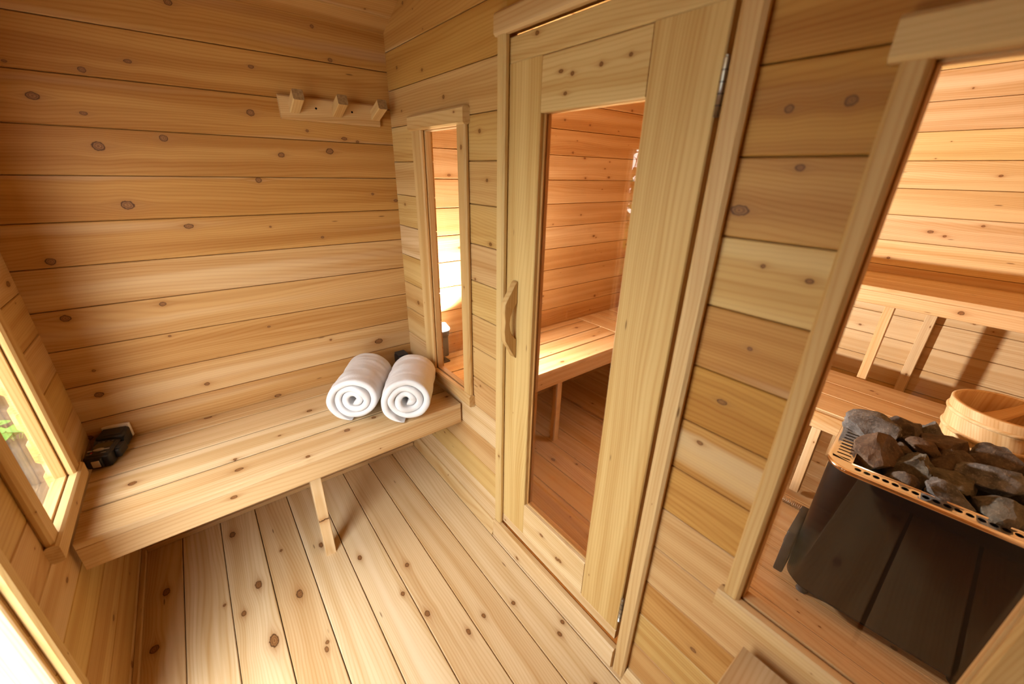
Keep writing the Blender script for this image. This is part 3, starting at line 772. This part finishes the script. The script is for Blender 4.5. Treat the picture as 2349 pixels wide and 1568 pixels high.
def cell(mb, P, cx, cy, a, b_, ang=0., n=16):
    """flat plate patch with corner loop P (ccw) and an oval opening with real walls"""
    ob = []
    per = []
    for k in range(n):
        t = 2 * PI * k / n
        ex, ey = a * math.cos(t), b_ * math.sin(t)
        if a > b_ * 1.5:
            ex = (a - b_) * (1 if math.cos(t) > 0 else -1) + b_ * math.cos(t)
        if b_ > a * 1.5:
            ey = (b_ - a) * (1 if math.sin(t) > 0 else -1) + a * math.sin(t)
        c_, s_ = math.cos(ang), math.sin(ang)
        ob.append((cx + ex * c_ - ey * s_, cy + ex * s_ + ey * c_))
        # hit the quad boundary along this direction
        dx, dy = ob[-1][0] - cx, ob[-1][1] - cy; best = None
        for i in range(len(P)):
            x1, y1 = P[i]; x2, y2 = P[(i + 1) % len(P)]
            ex_, ey_ = x2 - x1, y2 - y1; den = dx * ey_ - dy * ex_
            if abs(den) < 1e-12: continue
            tt = ((x1 - cx) * ey_ - (y1 - cy) * ex_) / den; uu = ((x1 - cx) * dy - (y1 - cy) * dx) / den
            if tt > 0 and -1e-6 <= uu <= 1 + 1e-6 and (best is None or tt < best): best = tt
        per.append((cx + dx * best, cy + dy * best))
    # snap the nearest boundary point to each corner
    for cpt in P:
        i = min(range(n), key=lambda q: (per[q][0] - cpt[0]) ** 2 + (per[q][1] - cpt[1]) ** 2); per[i] = cpt
    a0 = mb.verts([(x, y, ZR - .001) for x, y in per]); b0 = mb.verts([(x, y, ZR - .0015) for x, y in ob]); c0 = mb.verts([(x, y, ZR - .012) for x, y in ob])
    for k in range(n):
        j = (k + 1) % n
        mb.face((a0 + k, a0 + j, b0 + j, b0 + k), mat=CHROME); mb.face((b0 + k, b0 + j, c0 + j, c0 + k), mat=HOLE)
# front strip of round holes, left strip of slots, plain fill for the rest
fy0, fy1 = .009, RW * .78
NX = 19; xs = [RC + (HW - 2 * RC) * k / NX for k in range(NX + 1)]
for p, q in zip(xs, xs[1:]): cell(mb, [(p, fy0), (q, fy0), (q, fy1), (p, fy1)], (p + q) / 2, (fy0 + fy1) / 2, .0092, .0092)
NY = 15; yss = [RC * .8 + (HD - 2 * RC * .8) * k / NY for k in range(NY + 1)]
for p, q in zip(yss, yss[1:]):
    cell(mb, [(.009, p), (RW, p), (RW, q), (.009, q)], (.009 + RW) / 2, (p + q) / 2, .021, .0042)
    cell(mb, [(HW - RW, p), (HW - .009, p), (HW - .009, q), (HW - RW, q)], HW - (.009 + RW) / 2, (p + q) / 2, .021, .0042)
def quadstrip(A, B):
    a0 = mb.verts([(x, y, ZR - .001) for x, y in A]); b0 = mb.verts([(x, y, ZR - .001) for x, y in B])
    for k in range(len(A) - 1): mb.face((a0 + k, a0 + k + 1, b0 + k + 1, b0 + k), mat=CHROME)
ro = RC - .005
def arc(cx, cy, r, a0, a1, n=14): return [(cx + r * math.cos(math.radians(a0 + (a1 - a0) * k / n)), cy + r * math.sin(math.radians(a0 + (a1 - a0) * k / n))) for k in range(n + 1)]
for (cx, cy, a0, a1, tgt) in ((.009 + ro, .009 + ro, 180, 270, [(RW, RC * .8), (RW, fy1), (RC, fy1)]), (HW - .009 - ro, .009 + ro, 270, 360, [(HW - RC, fy1), (HW - RW, fy1), (HW - RW, RC * .8)]),
                              (HW - .009 - ro, HD - .009 - ro, 0, 90, [(HW - RW, HD - RC * .8), (HW - RW, HD - .05), (HW - RC, HD - .05)]), (.009 + ro, HD - .009 - ro, 90, 180, [(RC, HD - .05), (RW, HD - .05), (RW, HD - RC * .8)])):
    A = arc(cx, cy, ro, a0, a1)
    n = len(A); B = [tuple(Vector(tgt[0]).lerp(Vector(tgt[1]), min(1, 2 * k / (n - 1)))) if k <= (n - 1) / 2 else tuple(Vector(tgt[1]).lerp(Vector(tgt[2]), 2 * k / (n - 1) - 1)) for k in range(n)]
    quadstrip(A, B)
quadstrip([(RC, HD - .009), (HW - RC, HD - .009)], [(RC, HD - .05), (HW - RC, HD - .05)])
quadstrip([(.009, RC * .8), (RC, fy1)], [(.009, RC), (RC, fy1)])
# lip turned down inside and thin bright edge
IN = [(RW, fy1), (HW - RW, fy1), (HW - RW, HD - .05), (RW, HD - .05)]
a0 = mb.verts([(x, y, ZR - .001) for x, y in IN]); b0 = mb.verts([(x, y, ZR - .03) for x, y in IN])
for k in range(4): mb.face((a0 + k, a0 + (k + 1) % 4, b0 + (k + 1) % 4, b0 + k), mat=CHROME)
mb.tube([(RW, fy1, ZR), (HW - RW, fy1, ZR), (HW - RW, HD - .05, ZR), (RW, HD - .05, ZR)], .0022, CHROME, 8, closed=True)
ch(mb, 'rim', root)
mb = MB(); mb.box((RW - .03, fy1 - .02, .40), (HW - RW + .03, HD - .04, .585), HOLE); ch(mb, 'stone_basket', root)
# control box on the lower left side
mb = MB(); M = Matrix.Translation((-.014, .10, .20)) @ Matrix.Rotation(math.radians(-12), 4, 'X'); mb.box((-.012, -.09, -.12), (.02, .20, .06), BLACK, M, bev=.006)
cbox = ch(mb, 'control_box', root)
mb = MB(); Md = M @ Matrix.Translation((-.012, .02, -.03)) @ Matrix.Rotation(-PI / 2, 4, 'Y')
bm_ = bmesh.new(); bmesh.ops.create_cone(bm_, cap_ends=True, segments=20, radius1=.017, radius2=.014, depth=.012); mb.bm(bm_, BLACK2, Md, smooth=False)
ch(mb, 'dial', cbox)
for k in range(7):
    a = math.radians(200 + k * 36); cy, cz = .02 + .027 * math.cos(a), -.03 + .027 * math.sin(a)
    mb = MB(); mb.box((-.0128, cy - .002, cz - .002), (-.0119, cy + .002, cz + .002), WHITEMK, M); ch(mb, 'dial_mark', cbox)

# stones
def stone(loc, size, mi, seed, label, rot=0., tilt=0.):
    rg = random.Random(seed)
    bm = bmesh.new(); bmesh.ops.create_icosphere(bm, subdivisions=4, radius=1.)
    pl = []
    for _ in range(12):
        d = Vector((rg.gauss(0, 1), rg.gauss(0, 1), rg.gauss(0, .8))).normalized(); pl.append((d, rg.uniform(.42, .70)))
    for v in bm.verts:
        p = v.co.copy()
        for d, h in pl:
            q = p.dot(d)
            if q > h: p -= d * (q - h) * .96
        p += p.normalized() * (noise.noise(p * 2.2 + Vector((seed, 0, 0))) * .10 + noise.noise(p * 6 + Vector((0, seed, 0))) * .05 + noise.noise(p * 15 + Vector((0, 0, seed))) * .02)
        v.co = p
    ex = max(abs(v.co.x) for v in bm.verts); ey = max(abs(v.co.y) for v in bm.verts); ez = max(abs(v.co.z) for v in bm.verts)
    for v in bm.verts: v.co = Vector((v.co.x / ex * size[0] / 2, v.co.y / ey * size[1] / 2, v.co.z / ez * size[2] / 2))
    me = bpy.data.meshes.new('sauna_stone'); bm.to_mesh(me); bm.free()
    for p in me.polygons: p.use_smooth = True
    try: me.set_sharp_from_angle(angle=math.radians(24))
    except Exception: pass
    me.materials.append(ROCKS[mi])
    o = bpy.data.objects.new('sauna_stone', me); COL.objects.link(o); o.location = loc; o.rotation_euler = (tilt, tilt * .6, rot)
    return tag(o, label, 'stone', 'sauna stones piled in the heater')
ST = [((1.822, 1.090, .668), (.165, .135, .14), 1, 'pale grey speckled stone at the back left of the heater'),
      ((1.858, .930, .664), (.165, .165, .13), 2, 'big brown stone at the front left of the heater pile'),
      ((1.905, 1.165, .664), (.13, .11, .12), 0, 'dark flat stone behind the grey speckled one'),
      ((1.972, 1.225, .675), (.09, .07, .09), 1, 'small grey stone at the back beside the bucket'),
      ((1.945, 1.075, .695), (.125, .075, .06), 2, 'small flat brown stone lying on top near the middle'),
      ((2.010, 1.150, .680), (.14, .11, .10), 2, 'rusty stone at the back middle of the pile below the bucket'),
      ((2.125, 1.165, .690), (.18, .11, .10), 0, 'long dark stone under the bucket at the right back'),
      ((1.965, .940, .664), (.12, .13, .12), 3, 'upright olive stone in the front centre row next to the big brown one'),
      ((2.035, 1.055, .668), (.13, .11, .10), 0, 'dark stone in the very middle of the pile'),
      ((2.060, .955, .660), (.13, .11, .11), 3, 'pale topped olive stone right of the upright one'),
      ((2.145, 1.035, .690), (.18, .11, .09), 1, 'long grey edged stone at the right middle of the pile'),
      ((2.055, .865, .655), (.11, .08, .10), 1, 'small pale stone by the front rim right of centre'),
      ((2.165, .905, .665), (.15, .13, .12), 3, 'large olive stone by the right end of the front rim'),
      ((1.895, 1.025, .630), (.11, .10, .11), 0, 'shadowed stone sunk between the left stones'),
      ((1.945, .855, .630), (.10, .075, .10), 0, 'low dark stone just behind the front rim'),
      ((2.230, 1.09, .67), (.10, .11, .11), 0, 'dark stone at the right edge behind the long grey one')]
for i, (l, s_, mi, lab) in enumerate(ST): stone((l[0] - .034, l[1] - .014, l[2] - .016), tuple(q * 1.14 for q in s_), mi, i * 3.7 + 2, lab, rot=rng.uniform(-.5, .5), tilt=rng.uniform(-.2, .2))

# steel spring on the hot room floor
mb = MB(); pts = []
for k in range(12 * 14 + 1):
    a = 2 * PI * k / 14; pts.append((.095 * k / (12 * 14), .0125 * math.cos(a), .0145 + .0125 * math.sin(a)))
mb.tube(pts, .0017, SILVER, 6)
o = mb.build('coil_spring'); o.location = (1.567, 1.265, .02); o.rotation_euler = (0, 0, math.radians(2)); tag(o, 'small coiled steel spring lying on the floor left of the heater', 'spring')

# ------------------------------------------------------------------ bucket and ladle on the lower bench
BX, BY = 2.088, 1.52
root = empty('water_bucket', (BX, BY, ZL + .0008)); tag(root, 'pale wooden sauna bucket behind the stones', 'bucket')
H = .200
mb = MB(); mb.lathe([(.001, .012), (.125, .012), (.127, .02), (.142, H - .004), (.145, H), (.157, H), (.160, H - .003), (.148, .02), (.147, 0), (.001, 0), (.001, .012)], None, n=56, grain=True, tn=(.22, .15, .1)); ch(mb, 'staves', root)
for z, r in ((H - .042, .1585), (.085, .1535)):
    mb = MB(); mb.lathe([(r - .004, -.009), (r + .003, -.007), (r + .0055, 0), (r + .003, .007), (r - .004, .009)], None, (0, 0, z), 56, grain=True, tn=(.1, .2, .1)); ch(mb, 'hoop', root)
root = empty('ladle', (BX, BY, ZL + .035)); tag(root, 'wooden ladle resting in the pale bucket', 'ladle')
mb = MB()
path = [(.0, .0, -.005), (.0, .0, .03)]
mb.lathe([(.001, -.03), (.03, -.028), (.043, -.005), (.046, .022), (.042, .022), (.037, -.002), (.025, -.02), (.001, -.022)], None, (-.062, -.062, .066), 32, grain=True, tn=(.3, 0, 0)); ch(mb, 'bowl', root)
mb = MB()
P0 = Vector((-.075, -.075, .10)); P1 = Vector((.125, .235, .222))
d = (P1 - P0); L = d.length; d.normalize(); sd = d.cross(Vector((0, 0, 1))).normalized(); nn = sd.cross(d)
rg_ = []
for k in range(15):
    t = k / 14; hw = .030 * (1 - t) ** 2.0 + .013 + .003 * t; ht = .008
    c = P0 + d * (L * t) + nn * (-.02 * math.sin(PI * t))
    rg_.append(([c + sd * x + nn * z for x, z in ((-hw, 0), (-hw * .8, ht), (hw * .8, ht), (hw, 0), (hw * .8, -ht), (-hw * .8, -ht))], t * L, hw))
bs = [mb.verts(r[0]) for r in rg_]
for i in range(14):
    for k in range(6):
        j = (k + 1) % 6
        def q(r, kk): return (r[1] + 7., (-1, -.8, .8, 1, .8, -.8)[kk] * r[2] + 4., 0)
        mb.face((bs[i] + k, bs[i] + j, bs[i + 1] + j, bs[i + 1] + k), [q(rg_[i], k), q(rg_[i], j), q(rg_[i + 1], j), q(rg_[i + 1], k)], None, (.45, 0, .2), None, False)
mb.face([bs[0] + k for k in range(6)]); mb.face([bs[-1] + k for k in range(5, -1, -1)])
ch(mb, 'ladle_handle', root)

# ------------------------------------------------------------------ outside: ground, rock bank, plants
def terrain(name, x0, x1, y0, y1, nx, ny, hf, mat, label, kind='structure'):
    vs = []; fs = []
    for j in range(ny + 1):
        for i in range(nx + 1):
            x = x0 + (x1 - x0) * i / nx; y = y0 + (y1 - y0) * j / ny; vs.append((x, y, hf(x, y)))
    for j in range(ny):
        for i in range(nx):
            a = j * (nx + 1) + i; fs.append((a, a + 1, a + nx + 2, a + nx + 1))
    me = bpy.data.meshes.new(name); me.from_pydata(vs, [], fs); me.materials.append(mat)
    for p in me.polygons: p.use_smooth = True
    o = bpy.data.objects.new(name, me); COL.objects.link(o)
    return tag(o, label, kind=kind)
def hg(x, y):
    h = -.16 + .03 * noise.noise(Vector((x * 3, y * 3, 0))) + .015 * noise.noise(Vector((x * 11, y * 11, 0)))
    return h
terrain('ground', -7, 9, -9, -1.33, 120, 90, hg, GRAVEL, 'pale dry stony ground outside the doorway')
def hb(x, y):
    e = max(0., min(1., (-.45 - x) / .5)) * max(0., min(1., (-1.40 - y) / .25)); e = e * e * (3 - 2 * e)
    return -.19 + e * (.25 + .35 * max(0, -.6 - x) * .5 + .16 * abs(noise.noise(Vector((x * 2.3, y * 2.3, 4)))) + .09 * noise.noise(Vector((x * 7, y * 7, 1))) + .03 * noise.noise(Vector((x * 19, y * 19, 1))))
o = terrain('rock_bank', -5.5, -.45, -6, -1.40, 150, 120, hb, BANK, 'mossy brown rock bank outside the left window', kind=None)
tag(o, 'mossy brown rock bank outside the left window', 'rock bank')

def leaf_faces(mb, c, d, nrm, L, W, mat):
    d = d.normalized(); s_ = d.cross(nrm).normalized(); n2 = s_.cross(d)
    pts = []
    prof = [(0, 0), (.18, .62), (.42, 1), (.68, .8), (.88, .38), (1, 0)]
    mid = [c + d * (L * t) + n2 * (-.18 * L * t * t) for t, _ in prof]
    lft = [m + s_ * (W * w) + n2 * (.12 * W * w * 2) for m, (t, w) in zip(mid, prof)]
    rgt = [m - s_ * (W * w) + n2 * (.12 * W * w * 2) for m, (t, w) in zip(mid, prof)]
    a = mb.verts(mid); l = mb.verts(lft); r = mb.verts(rgt)
    for k in range(5):
        mb.face((a + k, a + k + 1, l + k + 1, l + k), mat=mat, smooth=True); mb.face((a + k, r + k, r + k + 1, a + k + 1), mat=mat, smooth=True)
def plant(loc, n, h, L, label, seed):
    rg = random.Random(seed); root = empty('wild_plant', loc); tag(root, label, 'plant', 'wild plants on the rock bank')
    ms = MB(); ml = MB()
    for k in range(n):
        a = 2 * PI * k / n + rg.uniform(-.4, .4); tilt = rg.uniform(.25, .7)
        tip = Vector((math.cos(a) * h * tilt, math.sin(a) * h * tilt, h * rg.uniform(.7, 1.1)))
        ms.tube([(0, 0, -.03), tip * .5 + Vector((0, 0, .02)), tip], [.003, .0025, .0015], STEM, 6)
        for q in range(5):
            b = a + (q - 2) * .7
            leaf_faces(ml, tip, Vector((math.cos(b), math.sin(b), rg.uniform(-.15, .25))), Vector((.35, .15, 1)), L * rg.uniform(.8, 1.15), L * .28, LEAF)
    o = ms.build('stem', root); o = ml.build('leaves', root)
    return root
def onbank(x, y): return max(hb(x, y), hg(x, y))
for i, (x, y, n, h, L, lab) in enumerate(((-1.13, -1.815, 5, .12, .11, 'bright green plant by the rocks in the lower part of the left window'),
                                          (-1.50, -1.93, 5, .16, .13, 'green plant higher up the bank at the left window edge'))):
    plant((x, y, onbank(x, y)), n, h, L, lab, i + 5)

def bush(loc, n, rx, rz, label, seed, mats=(LEAFY, LEAF)):
    rg = random.Random(seed); root = empty('shrub', loc); tag(root, label, 'shrub')
    tk = MB()
    for k in range(7):
        a = rg.uniform(0, 2 * PI); tip = Vector((math.cos(a) * rx * .6, math.sin(a) * rx * .6, rz * rg.uniform(.8, 1.5)))
        tk.tube([(0, 0, -.03), tip * .45, tip], [.035, .022, .008], BARK, 7)
    tk.build('branches', root)
    ml = MB()
    for k in range(n):
        p = Vector((rg.gauss(0, 1), rg.gauss(0, 1), rg.gauss(0, 1))); p = p.normalized() * rg.uniform(.5, 1) ** .5
        c = Vector((p.x * rx, p.y * rx, rz * 1.12 + p.z * rz)); d = Vector((rg.gauss(0, 1), rg.gauss(0, 1), rg.gauss(-.2, .6)))
        leaf_faces(ml, c, d, Vector((rg.gauss(0, .5), rg.gauss(0, .5), 1)), rg.uniform(.10, .17) * max(1., rx * .95), .036 * max(1., rx), rg.choice(mats))
    ml.build('leaves', root)
    return root
bush((-1.25, -4.3, -.12), 900, .95, .85, 'yellowing leafy shrub standing outside beyond the doorway', 3)
bush((.95, -4.9, -.12), 900, .9, .95, 'green leafy shrub outside opposite the doorway', 4)
bush((3.2, -5.0, -.12), 900, 1.0, 1.1, 'broad shrub outside on the near side of the doorway', 8)
bush((-.9, -7.4, -.12), 1600, 1.7, 1.5, 'tall leafy thicket behind the yellowing shrub outside', 9)
bush((2.9, -8.0, -.12), 1500, 1.8, 1.6, 'tall leafy thicket at the back of the clearing outside', 10)
bush((-4.9, -7.9, -.12), 1600, 1.9, 1.7, 'tall thicket far back at the left of the clearing outside', 11)
# unseen tree added to shade the bank
rg = random.Random(21); root = empty('shade_tree', (-3.0, -3.1, onbank(-3.0, -3.1) - .05)); tag(root, 'added unseen leafy tree with a wide crown shading the rock bank outside', 'tree')
mb = MB(); mb.tube([(0, 0, 0), (.05, .02, 1.2), (0, .05, 2.6)], [.11, .085, .05], BARK, 10); mb.build('trunk', root)
mb = MB()
for k in range(2600):
    p_ = Vector((rg.gauss(0, 1), rg.gauss(0, 1), rg.gauss(0, 1))).normalized() * rg.uniform(.15, 1) ** .45
    leaf_faces(mb, Vector((.5 + p_.x * 2.0, .35 + p_.y * 1.6, 2.75 + p_.z * .85)), Vector((rg.gauss(0, 1), rg.gauss(0, 1), rg.gauss(-.2, .5))), Vector((rg.gauss(0, .5), rg.gauss(0, .5), 1)), rg.uniform(.16, .26), .07, rg.choice((LEAF, LEAF, LEAFY)))
mb.build('leaves', root)

# ------------------------------------------------------------------ light
w = bpy.data.worlds.new('sky'); sc.world = w; w.use_nodes = True
bg = w.node_tree.nodes['Background']; bg.inputs[0].default_value = (.95, .98, 1., 1); bg.inputs[1].default_value = 14.5
def light(name, typ, loc, energy, col=(1, 1, 1), **kw):
    l = bpy.data.lights.new(name, typ); l.energy = energy; l.color = col
    for k, v in kw.items(): setattr(l, k, v)
    o = bpy.data.objects.new(name, l); COL.objects.link(o); o.location = loc; return o
s = light('flash_tube', 'SPOT', (FX + .03, FY, ZL + .262), 190., (1, .97, .94), shadow_soft_size=.03, spot_size=math.radians(120), spot_blend=.8)
s.rotation_euler = Vector((-.30, .22, 1)).to_track_quat('-Z', 'Y').to_euler()
s = light('flash_beam', 'SPOT', (FX + .06, FY + .03, ZL + .20), 430., (1, .97, .94), shadow_soft_size=.04, spot_size=math.radians(135), spot_blend=1.)
s.rotation_euler = Vector((1.8, 1.8, 1.2)).to_track_quat('-Z', 'Y').to_euler()
# daylight portals guide sky sampling through the real openings
for nm, x0, x1, z0, z1 in (('doorway_portal', .884, 1.497, .07, 1.874), ('window_portal', .31, .60, ZS, ZH)):
    o = light(nm, 'AREA', ((x0 + x1) / 2, YL - WT - .03, (z0 + z1) / 2), 1.)
    o.data.shape = 'RECTANGLE'; o.data.size = x1 - x0; o.data.size_y = z1 - z0; o.rotation_euler = (-PI / 2, 0, PI); o.data.cycles.is_portal = True

# ------------------------------------------------------------------ camera
R = ((.61537193, .78797553, .02029666), (.31909238, -.22548573, -.92050869), (-.72076171, .57293172, -.39019457))
cam = bpy.data.cameras.new('camera'); co = bpy.data.objects.new('camera', cam); COL.objects.link(co)
M = Matrix.Identity(4)
for i in range(3):
    M[i][0] = R[0][i]; M[i][1] = -R[1][i]; M[i][2] = -R[2][i]
M.translation = Vector((1.93105, -.8172, 1.53997)); co.matrix_world = M
cam.sensor_width = 36.; cam.sensor_fit = 'HORIZONTAL'; cam.lens = 915.5 * 36 / 2349; cam.clip_start = .02
cam.dof.use_dof = True; cam.dof.focus_distance = 2.1; cam.dof.aperture_fstop = 2.2
sc.camera = co
vs = sc.view_settings; vs.view_transform = 'Standard'; vs.look = 'None'; vs.gamma = 1.; vs.exposure = 0.; vs.use_curve_mapping = False
sc.cycles.use_denoising = True
try: sc.cycles.denoiser = 'OPENIMAGEDENOISE'; sc.cycles.denoising_input_passes = 'RGB_ALBEDO_NORMAL'; sc.cycles.denoising_prefilter = 'ACCURATE'
except Exception: pass
sc.cycles.use_adaptive_sampling = True; sc.cycles.adaptive_threshold = .035
sc.cycles.max_bounces = 12; sc.cycles.diffuse_bounces = 6; sc.cycles.glossy_bounces = 6; sc.cycles.transparent_max_bounces = 16; sc.cycles.transmission_bounces = 8
sc.cycles.caustics_reflective = False; sc.cycles.caustics_refractive = False; sc.cycles.sample_clamp_indirect = 8.
